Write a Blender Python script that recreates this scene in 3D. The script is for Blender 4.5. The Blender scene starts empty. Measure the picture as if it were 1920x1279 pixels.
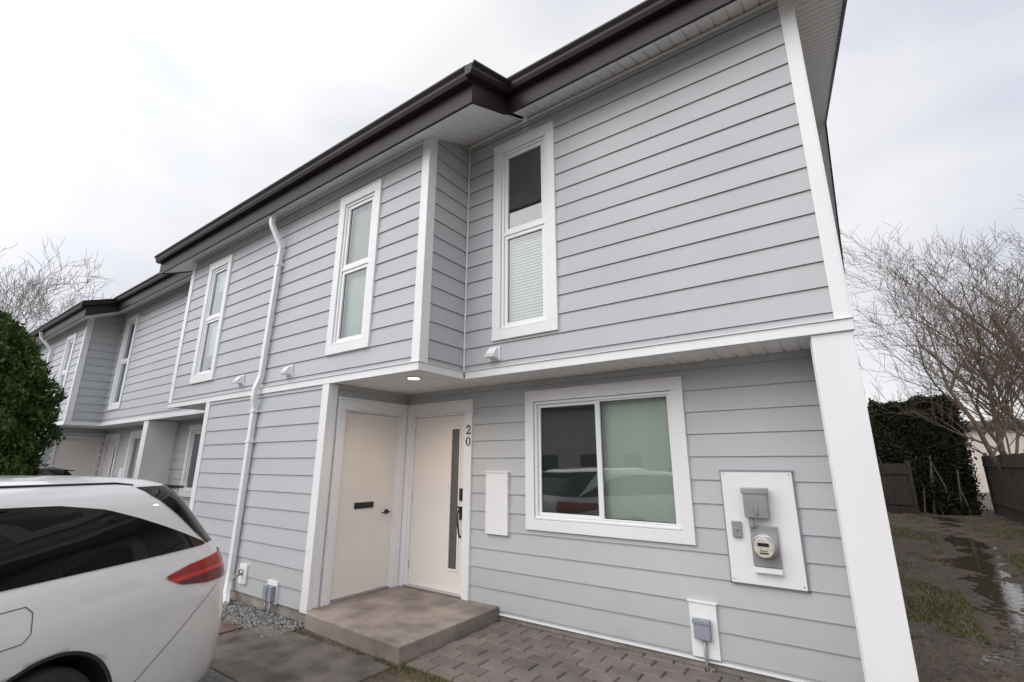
import bpy, bmesh, math, random
import numpy as np
from mathutils import Vector, Matrix
random.seed(7); np.random.seed(7)
COL=bpy.context.scene.collection
sc=bpy.context.scene
sc.view_settings.view_transform='Standard'; sc.view_settings.look='None'; sc.view_settings.exposure=0

# ------------------------------------------------------------ materials
def new_mat(name):
    m=bpy.data.materials.new(name); m.use_nodes=True
    nt=m.node_tree; b=nt.nodes["Principled BSDF"]
    return m,nt,b
def N(nt,t,**kw):
    n=nt.nodes.new(t)
    for k,v in kw.items(): setattr(n,k,v)
    return n
def simple(name,col,rough=.5,metal=0,coat=0,var=.08,scale=6,bump=0,bscale=80,stretch=None,spec=None):
    m,nt,b=new_mat(name); L=nt.links
    tc=N(nt,"ShaderNodeTexCoord"); mp=N(nt,"ShaderNodeMapping"); L.new(tc.outputs["Object"],mp.inputs[0])
    if stretch: mp.inputs["Scale"].default_value=stretch
    n=N(nt,"ShaderNodeTexNoise"); n.inputs["Scale"].default_value=scale; n.inputs["Detail"].default_value=6
    L.new(mp.outputs[0],n.inputs[0])
    r=N(nt,"ShaderNodeValToRGB"); c=col
    r.color_ramp.elements[0].position=.3; r.color_ramp.elements[1].position=.7
    r.color_ramp.elements[0].color=(c[0]*(1-var),c[1]*(1-var),c[2]*(1-var),1)
    r.color_ramp.elements[1].color=(min(1,c[0]*(1+var)),min(1,c[1]*(1+var)),min(1,c[2]*(1+var)),1)
    L.new(n.outputs[0],r.inputs[0]); L.new(r.outputs[0],b.inputs["Base Color"])
    b.inputs["Roughness"].default_value=rough; b.inputs["Metallic"].default_value=metal
    b.inputs["Coat Weight"].default_value=coat
    if spec is not None: b.inputs["Specular IOR Level"].default_value=spec
    if bump:
        n2=N(nt,"ShaderNodeTexNoise"); n2.inputs["Scale"].default_value=bscale; n2.inputs["Detail"].default_value=5
        L.new(mp.outputs[0],n2.inputs[0])
        bp=N(nt,"ShaderNodeBump"); bp.inputs["Strength"].default_value=bump; bp.inputs["Distance"].default_value=.01
        L.new(n2.outputs[0],bp.inputs["Height"]); L.new(bp.outputs[0],b.inputs["Normal"])
    return m
EXPO=.200; ZREF=.10
def siding_mat():
    m,nt,b=new_mat("grey_fibre_cement_siding"); L=nt.links
    tc=N(nt,"ShaderNodeTexCoord"); sep=N(nt,"ShaderNodeSeparateXYZ"); L.new(tc.outputs["Object"],sep.inputs[0])
    s=N(nt,"ShaderNodeMath",operation='SUBTRACT'); s.inputs[1].default_value=ZREF; L.new(sep.outputs[2],s.inputs[0])
    d=N(nt,"ShaderNodeMath",operation='DIVIDE'); d.inputs[1].default_value=EXPO; L.new(s.outputs[0],d.inputs[0])
    f=N(nt,"ShaderNodeMath",operation='FLOOR'); L.new(d.outputs[0],f.inputs[0])
    w=N(nt,"ShaderNodeTexWhiteNoise",noise_dimensions='1D'); L.new(f.outputs[0],w.inputs["W"])
    n=N(nt,"ShaderNodeTexNoise"); n.inputs["Scale"].default_value=1.2; n.inputs["Detail"].default_value=5; L.new(tc.outputs["Object"],n.inputs[0])
    a=N(nt,"ShaderNodeMath",operation='MULTIPLY_ADD'); a.inputs[1].default_value=.30; L.new(w.outputs[0],a.inputs[0]); L.new(n.outputs[0],a.inputs[2])
    r=N(nt,"ShaderNodeValToRGB"); r.color_ramp.elements[0].position=.3; r.color_ramp.elements[1].position=1.0
    r.color_ramp.elements[0].color=(.440,.458,.463,1); r.color_ramp.elements[1].color=(.502,.518,.523,1)
    L.new(a.outputs[0],r.inputs[0])
    mr=N(nt,"ShaderNodeMapRange"); mr.inputs[1].default_value=.55; mr.inputs[2].default_value=.05; mr.inputs[3].default_value=0; mr.inputs[4].default_value=.38; L.new(sep.outputs[2],mr.inputs[0])
    n5=N(nt,"ShaderNodeTexNoise"); n5.inputs["Scale"].default_value=7; n5.inputs["Detail"].default_value=8; L.new(tc.outputs["Object"],n5.inputs[0])
    mu=N(nt,"ShaderNodeMath",operation='MULTIPLY'); L.new(mr.outputs[0],mu.inputs[0]); L.new(n5.outputs[0],mu.inputs[1])
    mx=N(nt,"ShaderNodeMix",data_type='RGBA'); L.new(mu.outputs[0],mx.inputs[0]); L.new(r.outputs[0],mx.inputs[6]); mx.inputs[7].default_value=(.26,.23,.20,1)
    L.new(mx.outputs[2],b.inputs["Base Color"]); b.inputs["Roughness"].default_value=.55
    mp=N(nt,"ShaderNodeMapping"); mp.inputs["Scale"].default_value=(2.5,2.5,60); L.new(tc.outputs["Object"],mp.inputs[0])
    g=N(nt,"ShaderNodeTexNoise"); g.inputs["Scale"].default_value=3; g.inputs["Detail"].default_value=6; g.inputs["Distortion"].default_value=.6; L.new(mp.outputs[0],g.inputs[0])
    bp=N(nt,"ShaderNodeBump"); bp.inputs["Strength"].default_value=.30; bp.inputs["Distance"].default_value=.006
    L.new(g.outputs[0],bp.inputs["Height"]); L.new(bp.outputs[0],b.inputs["Normal"])
    return m
M_SID=siding_mat()
M_TRIM=simple("white_painted_trim",(.80,.80,.80),.45,var=.03,scale=3,bump=.12,bscale=60,stretch=(1,1,.3))
M_VINYL=simple("white_vinyl",(.82,.83,.83),.3,var=.01)
M_DOOR=simple("white_door_paint",(.80,.75,.70),.4,var=.02,scale=2)
M_SOF=simple("white_soffit_metal",(.87,.87,.86),.45,var=.03)
M_BROWN=simple("dark_brown_metal",(.026,.019,.017),.5,var=.15,scale=2,spec=.3)
M_ROOF=simple("dark_roofing",(.05,.05,.05),.9,var=.3,scale=20,bump=.3)
M_CONC=simple("stained_concrete",(.245,.208,.178),.9,var=.38,scale=3.5,bump=.4,bscale=120)
M_PAD=simple("dark_concrete",(.105,.090,.077),.85,var=.5,scale=4,bump=.5,bscale=90)
M_FND=simple("foundation_concrete",(.27,.24,.21),.9,var=.3,scale=6,bump=.3)
M_ASPH=simple("asphalt",(.12,.12,.12),.85,var=.3,scale=30,bump=.5,bscale=200)
M_BLACK=simple("black_hardware",(.012,.012,.013),.35,var=.1)
M_RUB=simple("black_rubber",(.02,.02,.02),.75,var=.1)
M_GREY=simple("grey_utility_plastic",(.27,.29,.33),.45,var=.08)
M_METER=simple("beige_grey_metal",(.30,.30,.29),.4,metal=.2,var=.15)
M_ALU=simple("alloy",(.6,.6,.62),.3,metal=1,var=.05)
M_WOOD=simple("weathered_wood",(.055,.042,.034),.9,var=.45,scale=5,bump=.4,stretch=(4,4,.5))
M_BARK=simple("bare_bark",(.15,.11,.08),.9,var=.35,scale=8)
M_BARK2=simple("pale_bark",(.24,.20,.17),.9,var=.3,scale=8)
M_INT=simple("interior_wall",(.35,.34,.32),.9,var=.05)
M_CURT=simple("pale_shade",(.78,.82,.76),.9,var=.03,scale=1)
M_CURT2=simple("beige_shade",(.62,.60,.56),.9,var=.03,scale=1)
M_BLIND=simple("white_blind",(.8,.8,.78),.6,var=.02)
M_NEIGH=simple("beige_stucco",(.60,.54,.47),.9,var=.08)
M_TILE=simple("reddish_clay_tile",(.13,.075,.058),.85,var=.35,scale=7,bump=.3)
M_FROST=simple("smoky_frosted_glass",(.11,.115,.115),.18,var=.25,scale=1.2,stretch=(1,1,.6))

def glass_mat(name,tint,fac_mul=1.5,fac_add=.03):
    m=bpy.data.materials.new(name); m.use_nodes=True; nt=m.node_tree; nt.nodes.clear(); L=nt.links
    o=N(nt,"ShaderNodeOutputMaterial"); mx=N(nt,"ShaderNodeMixShader"); t=N(nt,"ShaderNodeBsdfTransparent"); g=N(nt,"ShaderNodeBsdfGlossy")
    t.inputs[0].default_value=(*tint,1); g.inputs["Roughness"].default_value=.015; g.inputs[0].default_value=(.93,.97,.97,1)
    fr=N(nt,"ShaderNodeFresnel"); fr.inputs[0].default_value=1.5
    ma=N(nt,"ShaderNodeMath",operation='MULTIPLY_ADD'); ma.inputs[1].default_value=fac_mul; ma.inputs[2].default_value=fac_add; ma.use_clamp=True
    L.new(fr.outputs[0],ma.inputs[0]); L.new(ma.outputs[0],mx.inputs[0]); L.new(t.outputs[0],mx.inputs[1]); L.new(g.outputs[0],mx.inputs[2]); L.new(mx.outputs[0],o.inputs[0])
    tc=N(nt,"ShaderNodeTexCoord"); n=N(nt,"ShaderNodeTexNoise"); n.inputs["Scale"].default_value=1.3; L.new(tc.outputs["Object"],n.inputs[0])
    bp=N(nt,"ShaderNodeBump"); bp.inputs["Strength"].default_value=.08; bp.inputs["Distance"].default_value=.02
    L.new(n.outputs[0],bp.inputs["Height"]); L.new(bp.outputs[0],g.inputs["Normal"])
    return m
M_GLASS=glass_mat("window_glass",(.80,.86,.82),2.0,.05)
def screen_mat():
    m=bpy.data.materials.new("insect_screen_mesh"); m.use_nodes=True; nt=m.node_tree; nt.nodes.clear(); L=nt.links
    o=N(nt,"ShaderNodeOutputMaterial"); mx=N(nt,"ShaderNodeMixShader"); t=N(nt,"ShaderNodeBsdfTransparent"); g=N(nt,"ShaderNodeBsdfDiffuse")
    g.inputs[0].default_value=(.15,.155,.15,1); mx.inputs[0].default_value=.6
    L.new(t.outputs[0],mx.inputs[1]); L.new(g.outputs[0],mx.inputs[2]); L.new(mx.outputs[0],o.inputs[0]); return m
M_SCREEN=screen_mat()
def car_glass():
    m,nt,b=new_mat("tinted_car_glass"); b.inputs["Base Color"].default_value=(.004,.004,.005,1); b.inputs["Roughness"].default_value=.03
    b.inputs["Specular IOR Level"].default_value=.28
    return m
M_CG=car_glass()
def paint(name,col):
    m,nt,b=new_mat(name); L=nt.links
    b.inputs["Base Color"].default_value=(*col,1); b.inputs["Roughness"].default_value=.32; b.inputs["Coat Weight"].default_value=1; b.inputs["Coat Roughness"].default_value=.04
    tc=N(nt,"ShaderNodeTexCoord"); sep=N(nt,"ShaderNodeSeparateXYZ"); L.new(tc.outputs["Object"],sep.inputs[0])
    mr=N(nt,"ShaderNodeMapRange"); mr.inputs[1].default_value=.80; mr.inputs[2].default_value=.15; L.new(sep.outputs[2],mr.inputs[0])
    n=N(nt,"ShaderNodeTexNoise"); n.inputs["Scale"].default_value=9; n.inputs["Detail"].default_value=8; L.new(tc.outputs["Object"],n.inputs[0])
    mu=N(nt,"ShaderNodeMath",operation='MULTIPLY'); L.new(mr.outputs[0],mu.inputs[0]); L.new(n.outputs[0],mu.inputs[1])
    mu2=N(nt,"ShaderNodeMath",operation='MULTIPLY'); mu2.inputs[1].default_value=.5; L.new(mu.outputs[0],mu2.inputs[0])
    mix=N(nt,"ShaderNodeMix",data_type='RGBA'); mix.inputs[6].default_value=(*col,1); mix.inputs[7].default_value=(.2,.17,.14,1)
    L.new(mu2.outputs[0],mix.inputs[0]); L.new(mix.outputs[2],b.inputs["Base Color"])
    return m
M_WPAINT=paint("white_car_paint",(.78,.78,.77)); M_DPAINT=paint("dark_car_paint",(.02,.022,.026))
def redlamp():
    m,nt,b=new_mat("red_lamp_lens"); L=nt.links
    tc=N(nt,"ShaderNodeTexCoord"); sep=N(nt,"ShaderNodeSeparateXYZ"); L.new(tc.outputs["Object"],sep.inputs[0])
    r=N(nt,"ShaderNodeValToRGB"); mr=N(nt,"ShaderNodeMapRange"); mr.inputs[1].default_value=.82; mr.inputs[2].default_value=1.02; L.new(sep.outputs[2],mr.inputs[0])
    e=r.color_ramp.elements; e[0].position=.0; e[0].color=(.20,.004,.004,1); e[1].position=1; e[1].color=(.50,.010,.007,1)
    x=r.color_ramp.elements.new(.42); x.color=(.10,.002,.002,1); x=r.color_ramp.elements.new(.52); x.color=(.75,.03,.02,1); x=r.color_ramp.elements.new(.62); x.color=(.28,.005,.004,1)
    L.new(mr.outputs[0],r.inputs[0]); L.new(r.outputs[0],b.inputs["Base Color"]); b.inputs["Roughness"].default_value=.15; b.inputs["Specular IOR Level"].default_value=.35
    return m
M_RED=redlamp()
def leaf_mat(name,c0,c1):
    m,nt,b=new_mat(name); L=nt.links
    g=N(nt,"ShaderNodeNewGeometry"); r=N(nt,"ShaderNodeValToRGB"); r.color_ramp.elements[0].color=(*c0,1); r.color_ramp.elements[1].color=(*c1,1)
    L.new(g.outputs["Random Per Island"],r.inputs[0]); L.new(r.outputs[0],b.inputs["Base Color"]); b.inputs["Roughness"].default_value=.7
    b.inputs["Specular IOR Level"].default_value=.2
    return m
M_CEDAR=leaf_mat("cedar_foliage",(.024,.044,.012),(.10,.145,.035))
M_HEDGE=leaf_mat("dark_hedge_foliage",(.010,.015,.007),(.042,.048,.022))
M_GRASS=leaf_mat("grass_blades",(.045,.070,.018),(.26,.21,.11))
M_PEB=leaf_mat("gravel_stones",(.08,.08,.08),(.36,.35,.33))
M_LIT=leaf_mat("leaf_litter",(.05,.03,.018),(.22,.15,.10))
def paver_mat():
    m,nt,b=new_mat("grey_pavers"); L=nt.links
    g=N(nt,"ShaderNodeNewGeometry"); tc=N(nt,"ShaderNodeTexCoord")
    n=N(nt,"ShaderNodeTexNoise"); n.inputs["Scale"].default_value=3; n.inputs["Detail"].default_value=9; n.inputs["Roughness"].default_value=.65; L.new(tc.outputs["Object"],n.inputs[0])
    a=N(nt,"ShaderNodeMath",operation='MULTIPLY_ADD'); a.inputs[1].default_value=.28; L.new(g.outputs["Random Per Island"],a.inputs[0]); L.new(n.outputs[0],a.inputs[2])
    r=N(nt,"ShaderNodeValToRGB"); r.color_ramp.elements[0].position=.3; r.color_ramp.elements[1].position=1
    r.color_ramp.elements[0].color=(.085,.070,.058,1); r.color_ramp.elements[1].color=(.23,.20,.178,1)
    L.new(a.outputs[0],r.inputs[0]); L.new(r.outputs[0],b.inputs["Base Color"]); b.inputs["Roughness"].default_value=.8
    n2=N(nt,"ShaderNodeTexNoise"); n2.inputs["Scale"].default_value=90; L.new(tc.outputs["Object"],n2.inputs[0])
    bp=N(nt,"ShaderNodeBump"); bp.inputs["Strength"].default_value=.4; bp.inputs["Distance"].default_value=.004; L.new(n2.outputs[0],bp.inputs["Height"]); L.new(bp.outputs[0],b.inputs["Normal"])
    return m
M_PAV=paver_mat()
def ground_mat():
    m,nt,b=new_mat("muddy_ground"); L=nt.links
    tc=N(nt,"ShaderNodeTexCoord")
    n1=N(nt,"ShaderNodeTexNoise"); n1.inputs["Scale"].default_value=1.6; n1.inputs["Detail"].default_value=12; n1.inputs["Roughness"].default_value=.74; L.new(tc.outputs["Object"],n1.inputs[0])
    r1=N(nt,"ShaderNodeValToRGB"); e=r1.color_ramp.elements; e[0].position=.38; e[1].position=.66
    e[0].color=(.045,.031,.022,1); e[1].color=(.175,.128,.090,1)
    L.new(n1.outputs[0],r1.inputs[0])
    n2=N(nt,"ShaderNodeTexNoise"); n2.inputs["Scale"].default_value=.8; n2.inputs["Detail"].default_value=12; n2.inputs["Roughness"].default_value=.75
    mp=N(nt,"ShaderNodeMapping"); mp.inputs["Location"].default_value=(3,8,0); L.new(tc.outputs["Object"],mp.inputs[0]); L.new(mp.outputs[0],n2.inputs[0])
    r2=N(nt,"ShaderNodeValToRGB"); r2.color_ramp.elements[0].position=.53; r2.color_ramp.elements[1].position=.63
    L.new(n2.outputs[0],r2.inputs[0])
    mx=N(nt,"ShaderNodeMix",data_type='RGBA'); L.new(r2.outputs[0],mx.inputs[0]); L.new(r1.outputs[0],mx.inputs[6]); mx.inputs[7].default_value=(.060,.070,.024,1)
    L.new(mx.outputs[2],b.inputs["Base Color"])
    rr=N(nt,"ShaderNodeMapRange"); rr.inputs[1].default_value=.35; rr.inputs[2].default_value=.58; rr.inputs[3].default_value=.25; rr.inputs[4].default_value=.95
    L.new(n1.outputs[0],rr.inputs[0]); L.new(rr.outputs[0],b.inputs["Roughness"])
    n3=N(nt,"ShaderNodeTexNoise"); n3.inputs["Scale"].default_value=18; n3.inputs["Detail"].default_value=10; L.new(tc.outputs["Object"],n3.inputs[0])
    bp=N(nt,"ShaderNodeBump"); bp.inputs["Strength"].default_value=1.0; bp.inputs["Distance"].default_value=.05; L.new(n3.outputs[0],bp.inputs["Height"]); L.new(bp.outputs[0],b.inputs["Normal"])
    return m
M_GROUND=ground_mat()
def water_mat():
    m,nt,b=new_mat("puddle_water"); b.inputs["Base Color"].default_value=(.085,.065,.048,1); b.inputs["Roughness"].default_value=.05; L=nt.links
    tc=N(nt,"ShaderNodeTexCoord"); n=N(nt,"ShaderNodeTexNoise"); n.inputs["Scale"].default_value=9; L.new(tc.outputs["Object"],n.inputs[0])
    bp=N(nt,"ShaderNodeBump"); bp.inputs["Strength"].default_value=.12; bp.inputs["Distance"].default_value=.02; L.new(n.outputs[0],bp.inputs["Height"]); L.new(bp.outputs[0],b.inputs["Normal"])
    return m
M_WATER=water_mat()
def emis(name,col,st):
    m=bpy.data.materials.new(name); m.use_nodes=True; nt=m.node_tree; nt.nodes.clear()
    e=N(nt,"ShaderNodeEmission"); e.inputs[0].default_value=(*col,1); e.inputs[1].default_value=st; o=N(nt,"ShaderNodeOutputMaterial"); nt.links.new(e.outputs[0],o.inputs[0]); return m
M_LAMP=emis("lit_lamp_lens",(1,.93,.8),4)

# ------------------------------------------------------------ mesh helper
class MB:
    def __init__(s): s.v=[]; s.f=[]
    def add(s,vs,fs):
        o=len(s.v); s.v+= [tuple(p) for p in vs]; s.f+=[tuple(i+o for i in f) for f in fs]
    def quad(s,a,b,c,d): s.add([a,b,c,d],[(0,1,2,3)])
    def box(s,x0,x1,y0,y1,z0,z1):
        s.add([(x0,y0,z0),(x1,y0,z0),(x1,y1,z0),(x0,y1,z0),(x0,y0,z1),(x1,y0,z1),(x1,y1,z1),(x0,y1,z1)],
              [(0,3,2,1),(4,5,6,7),(0,1,5,4),(1,2,6,5),(2,3,7,6),(3,0,4,7)])
        return s
    def prism(s,pts,fn,a0,a1):
        n=len(pts); vs=[fn(a0,p) for p in pts]+[fn(a1,p) for p in pts]
        s.add(vs,[tuple(range(n))[::-1],tuple(range(n,2*n))]+[(i,(i+1)%n,n+(i+1)%n,n+i) for i in range(n)])
        return s
    def ringz(s,x0,x1,z0,z1,w,y0,y1):
        s.box(x0,x1,y0,y1,z1-w,z1); s.box(x0,x1,y0,y1,z0,z0+w); s.box(x0,x0+w,y0,y1,z0+w,z1-w); s.box(x1-w,x1,y0,y1,z0+w,z1-w)
    def tube(s,pts,rads,n=8,phase=0,sy=1,cap=True):
        P=[Vector(p) for p in pts]; up=Vector((.01,.02,1)).normalized()
        if abs((P[1]-P[0]).normalized().dot(up))>.9: up=Vector((0,1,.01)).normalized()
        base=len(s.v)
        for i,p in enumerate(P):
            t=(P[min(i+1,len(P)-1)]-P[max(i-1,0)]).normalized()
            a=t.cross(up)
            if a.length<1e-4: a=Vector((1,0,0))
            a.normalize(); b=t.cross(a).normalized()
            up=b if b.dot(up)>0 else -b
            a=t.cross(up).normalized()
            r=rads[i] if hasattr(rads,'__len__') else rads
            for k in range(n):
                an=phase+2*math.pi*k/n
                s.v.append(tuple(p+a*math.cos(an)*r+up*math.sin(an)*r*sy))
        for i in range(len(P)-1):
            for k in range(n):
                k2=(k+1)%n; s.f.append((base+i*n+k,base+i*n+k2,base+(i+1)*n+k2,base+(i+1)*n+k))
        if cap:
            s.f.append(tuple(base+k for k in range(n))[::-1]); s.f.append(tuple(base+(len(P)-1)*n+k for k in range(n)))
        return s
    def cyl(s,c,axis,r,h,n=24,r2=None):
        c=Vector(c); ax=Vector(axis).normalized(); return s.tube([c,c+ax*h],[r,r if r2 is None else r2],n)
    def obj(s,name,mat,parent=None,bevel=0,smooth=False,label=None,seg=2):
        me=bpy.data.meshes.new(name); me.from_pydata(s.v,[],s.f); me.update()
        if mat: me.materials.append(mat)
        o=bpy.data.objects.new(name,me); COL.objects.link(o)
        if smooth:
            for p in me.polygons: p.use_smooth=True
        if bevel:
            bm=bmesh.new(); bm.from_mesh(me); bmesh.ops.recalc_face_normals(bm,faces=bm.faces); bm.to_mesh(me); bm.free()
            b=o.modifiers.new("b","BEVEL"); b.width=bevel; b.segments=seg; b.limit_method='ANGLE'; b.angle_limit=.6
        if parent: par(o,parent)
        if label: o["label"]=label
        return o
def par(o,p):
    o.parent=p
    o.matrix_parent_inverse=world_of(p).inverted()
def world_of(p):
    m=p.matrix_basis.copy()
    if p.parent: m=world_of(p.parent)@p.matrix_parent_inverse@m
    return m
def empty(name,loc,parent=None,label=None,cat=None,group=None):
    e=bpy.data.objects.new(name,None); e.location=loc; e.empty_display_size=.2; COL.objects.link(e)
    if parent: par(e,parent)
    if label: e["label"]=label
    if cat: e["category"]=cat
    if group: e["group"]=group
    return e
def tag(o,label,cat,kind=None,group=None):
    if label: o["label"]=label
    if cat: o["category"]=cat
    if kind: o["kind"]=kind
    if group: o["group"]=group

# ------------------------------------------------------------ camera
f_,a_,b_,c_=880.0,math.radians(35.031),math.radians(14.592),math.radians(.083)
fw=Vector((-math.sin(a_)*math.cos(b_),math.cos(a_)*math.cos(b_),math.sin(b_)))
r=fw.cross(Vector((0,0,1))).normalized(); u=r.cross(fw)
r2=r*math.cos(c_)+u*math.sin(c_); u2=-r*math.sin(c_)+u*math.cos(c_)
cd=bpy.data.cameras.new("camera"); cam=bpy.data.objects.new("camera",cd); COL.objects.link(cam)
R=Matrix((r2,u2,-fw)).transposed().to_4x4(); R.translation=Vector((0,0,1.639)); cam.matrix_world=R
cd.lens=16.5; cd.sensor_width=36; cd.clip_start=.05; cd.clip_end=2000; sc.camera=cam

# ------------------------------------------------------------ world
w=bpy.data.worlds.new("World"); sc.world=w; w.use_nodes=True; nt=w.node_tree; L=nt.links
bg=nt.nodes["Background"]
sky=N(nt,"ShaderNodeTexSky",sky_type='NISHITA'); sky.sun_disc=False; sky.sun_elevation=math.radians(42); sky.sun_rotation=math.radians(200)
mul=N(nt,"ShaderNodeVectorMath",operation='SCALE'); mul.inputs[3].default_value=.10; L.new(sky.outputs[0],mul.inputs[0])
tc=N(nt,"ShaderNodeTexCoord"); mp=N(nt,"ShaderNodeMapping"); mp.inputs["Scale"].default_value=(1,1,2.2); mp.inputs["Location"].default_value=(.35,.1,.2); L.new(tc.outputs["Generated"],mp.inputs[0])
n=N(nt,"ShaderNodeTexNoise"); n.inputs["Scale"].default_value=1.8; n.inputs["Detail"].default_value=7; n.inputs["Roughness"].default_value=.46; n.inputs["Distortion"].default_value=.3; L.new(mp.outputs[0],n.inputs[0])
cr=N(nt,"ShaderNodeValToRGB"); e=cr.color_ramp.elements; e[0].position=.38; e[0].color=(.735,.755,.845,1); e[1].position=.60; e[1].color=(.96,.955,.975,1)
L.new(n.outputs[0],cr.inputs[0])
dp=N(nt,"ShaderNodeVectorMath",operation='DOT_PRODUCT'); dp.inputs[1].default_value=(-.25,-.70,.67); L.new(tc.outputs["Generated"],dp.inputs[0])
mr=N(nt,"ShaderNodeMapRange"); mr.inputs[1].default_value=.25; mr.inputs[2].default_value=1.0; mr.inputs[3].default_value=1.0; mr.inputs[4].default_value=2.15; L.new(dp.outputs["Value"],mr.inputs[0])
sc2=N(nt,"ShaderNodeVectorMath",operation='SCALE'); L.new(cr.outputs[0],sc2.inputs[0]); L.new(mr.outputs[0],sc2.inputs[3])
mx=N(nt,"ShaderNodeMix",data_type='RGBA'); mx.inputs[0].default_value=.95; L.new(mul.outputs[0],mx.inputs[6]); L.new(sc2.outputs[0],mx.inputs[7])
L.new(mx.outputs[2],bg.inputs[0]); bg.inputs[1].default_value=1.0
sl=bpy.data.lights.new("sun","SUN"); sl.energy=1.15; sl.angle=math.radians(55); sl.color=(1,.96,.915)
so=bpy.data.objects.new("sun",sl); COL.objects.link(so)
so.rotation_euler=Vector((.35,.85,-.80)).to_track_quat('-Z','Y').to_euler()

# ------------------------------------------------------------ BUILDING
D0,DU,D1=3.29,3.985,4.55
XC=.14; XU=-3.465; XL=-4.95; XW=-9.56; XM=-8.07; XP=-12.70; XB=-15.85; XLL=-17.30; XEND=-22.0
house=empty("townhouse_building",(-6,8,0),label="two-storey townhouse row with pale grey lap siding and brown eaves",cat="building")
def slope(y): return 3.815+.45*y
def lap(mb,a0,a1,z0,z1,fn,openings=()):
    zs={z0,z1}
    k=math.ceil((z0-ZREF)/EXPO+1e-6)
    while ZREF+k*EXPO<z1-1e-6: zs.add(round(ZREF+k*EXPO,5)); k+=1
    for o in openings:
        for z in (o[2],o[3]):
            if z0<z<z1: zs.add(z)
    zs=sorted(zs)
    def off(z,up):
        t=((z-ZREF)/EXPO); fr=t-math.floor(t+1e-6)
        if not up and fr<1e-4: fr=1.0
        if up and fr>1-1e-4: fr=0
        return .018-.014*fr
    for i in range(len(zs)-1):
        za,zb=zs[i],zs[i+1]; zm=(za+zb)/2
        iv=[(a0,a1)]
        for o in openings:
            if o[2]<zm<o[3]:
                nv=[]
                for (p,q) in iv:
                    if o[0]>p: nv.append((p,min(q,o[0])))
                    if o[1]<q: nv.append((max(p,o[1]),q))
                iv=[t for t in nv if t[1]-t[0]>1e-4]
        oa,ob=off(za,True),off(zb,False)
        t=(za-ZREF)/EXPO
        lip=abs(t-round(t))<1e-3
        for (p,q) in iv:
            mb.quad(fn(p,oa,za),fn(q,oa,za),fn(q,ob,zb),fn(p,ob,zb))
            if lip: mb.quad(fn(p,.001,za+.006),fn(q,.001,za+.006),fn(q,oa,za),fn(p,oa,za))
def fY(y): return lambda a,o,z:(a,y-o,z)
def fXp(x): return lambda a,o,z:(x+o,a,z)
def fXm(x): return lambda a,o,z:(x-o,a,z)

walls=MB()
def winopen(x0,x1,z0,z1,tw=.11): return (x0+tw-.02,x1-tw+.02,z0+tw-.02,z1-tw+.02)
upR=(-3.04,-2.21,2.93,5.36); upM=(-5.06,-4.25,2.90,5.02); upL=(-8.82,-8.01,2.90,5.02); lowR=(-2.98,-1.21,.95,2.425)
S3=-12.38
sh=lambda w,d:(w[0]+d,w[1]+d,w[2],w[3])
upR3=sh(upR,S3); upM3=sh(upM,S3); upL3=sh(upL,S3)
mirr=lambda w:(-13.02-w[1],-13.02-w[0],w[2],w[3])
lowR2=mirr(lowR); lowR3=sh(lowR,S3)
upR2=mirr(upR)
ZB=2.60
lap(walls,XU,XC-.01,ZB,5.64,fY(DU),[winopen(*upR)])
lap(walls,XW,XU,ZB,5.33,fY(D0),[winopen(*upM),winopen(*upL)])
lap(walls,D0,DU,ZB,5.64,fXp(XU))
lap(walls,D0,DU,ZB,5.64,fXm(XW))
lap(walls,XB,XW,ZB,5.64,fY(DU),[winopen(*upR2),winopen(*upR3)])
lap(walls,XEND,XB,ZB,5.33,fY(D0),[winopen(*upM3),winopen(*upL3)])
lap(walls,D0,DU,ZB,5.64,fXp(XB))
dE=(-4.93,-3.80,.0,2.34)
dS=(3.46,4.46,0,2.34)
lap(walls,XL,-.10,.07,2.60,fY(D1),[dE,winopen(*lowR)])
lap(walls,XM,XL,.11,2.60,fY(D0))
lap(walls,D0,D1,.07,2.60,fXp(XL),[dS])
lap(walls,D0,D1,.07,2.60,fXm(XM))
lap(walls,XP,XM,.07,2.60,fY(D1),[winopen(*lowR2)])
lap(walls,XLL,XP,.07,2.60,fY(D1),[(dE[0]+S3,dE[1]+S3,0,2.34),winopen(*lowR3)])
lap(walls,XEND,XLL,.11,2.60,fY(D0))
lap(walls,D0,D1,.07,2.60,fXp(XLL),[dS])
walls.obj("siding_wall",M_SID,house)
g=MB()
YB=17.7
lap(g,DU,YB,.07,5.6,fXp(XC-.015))
g.add([(XC-.01,DU,5.6),(XC-.01,YB,5.6),(XC-.01,10.8,8.6)],[(0,1,2)])
g.quad((XEND,YB,0),(XC,YB,0),(XC,YB,5.6),(XEND,YB,5.6))
g.quad((XEND,D0,0),(XEND,YB,0),(XEND,YB,5.6),(XEND,D0,5.6)); g.add([(XEND,DU,5.6),(XEND,YB,5.6),(XEND,10.8,8.6)],[(0,1,2)])
g.obj("gable_wall",M_SID,house)
it=MB()
it.box(XEND+.05,XC-.1,D1+.1,YB-.1,2.45,2.52)
it.box(XEND+.05,XC-.1,8.5,8.6,.05,5.5)
it.box(XEND+.05,XC-.1,DU+.25,YB-.1,5.45,5.5)
for xx in (-6.5,XP,-18.9): it.box(xx-.05,xx+.05,D1+.2,8.5,.05,5.45)
it.box(XEND+.05,XC-.1,D1+.1,YB-.1,.02,.06)
it.obj("interior_partition",M_INT,house)

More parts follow.
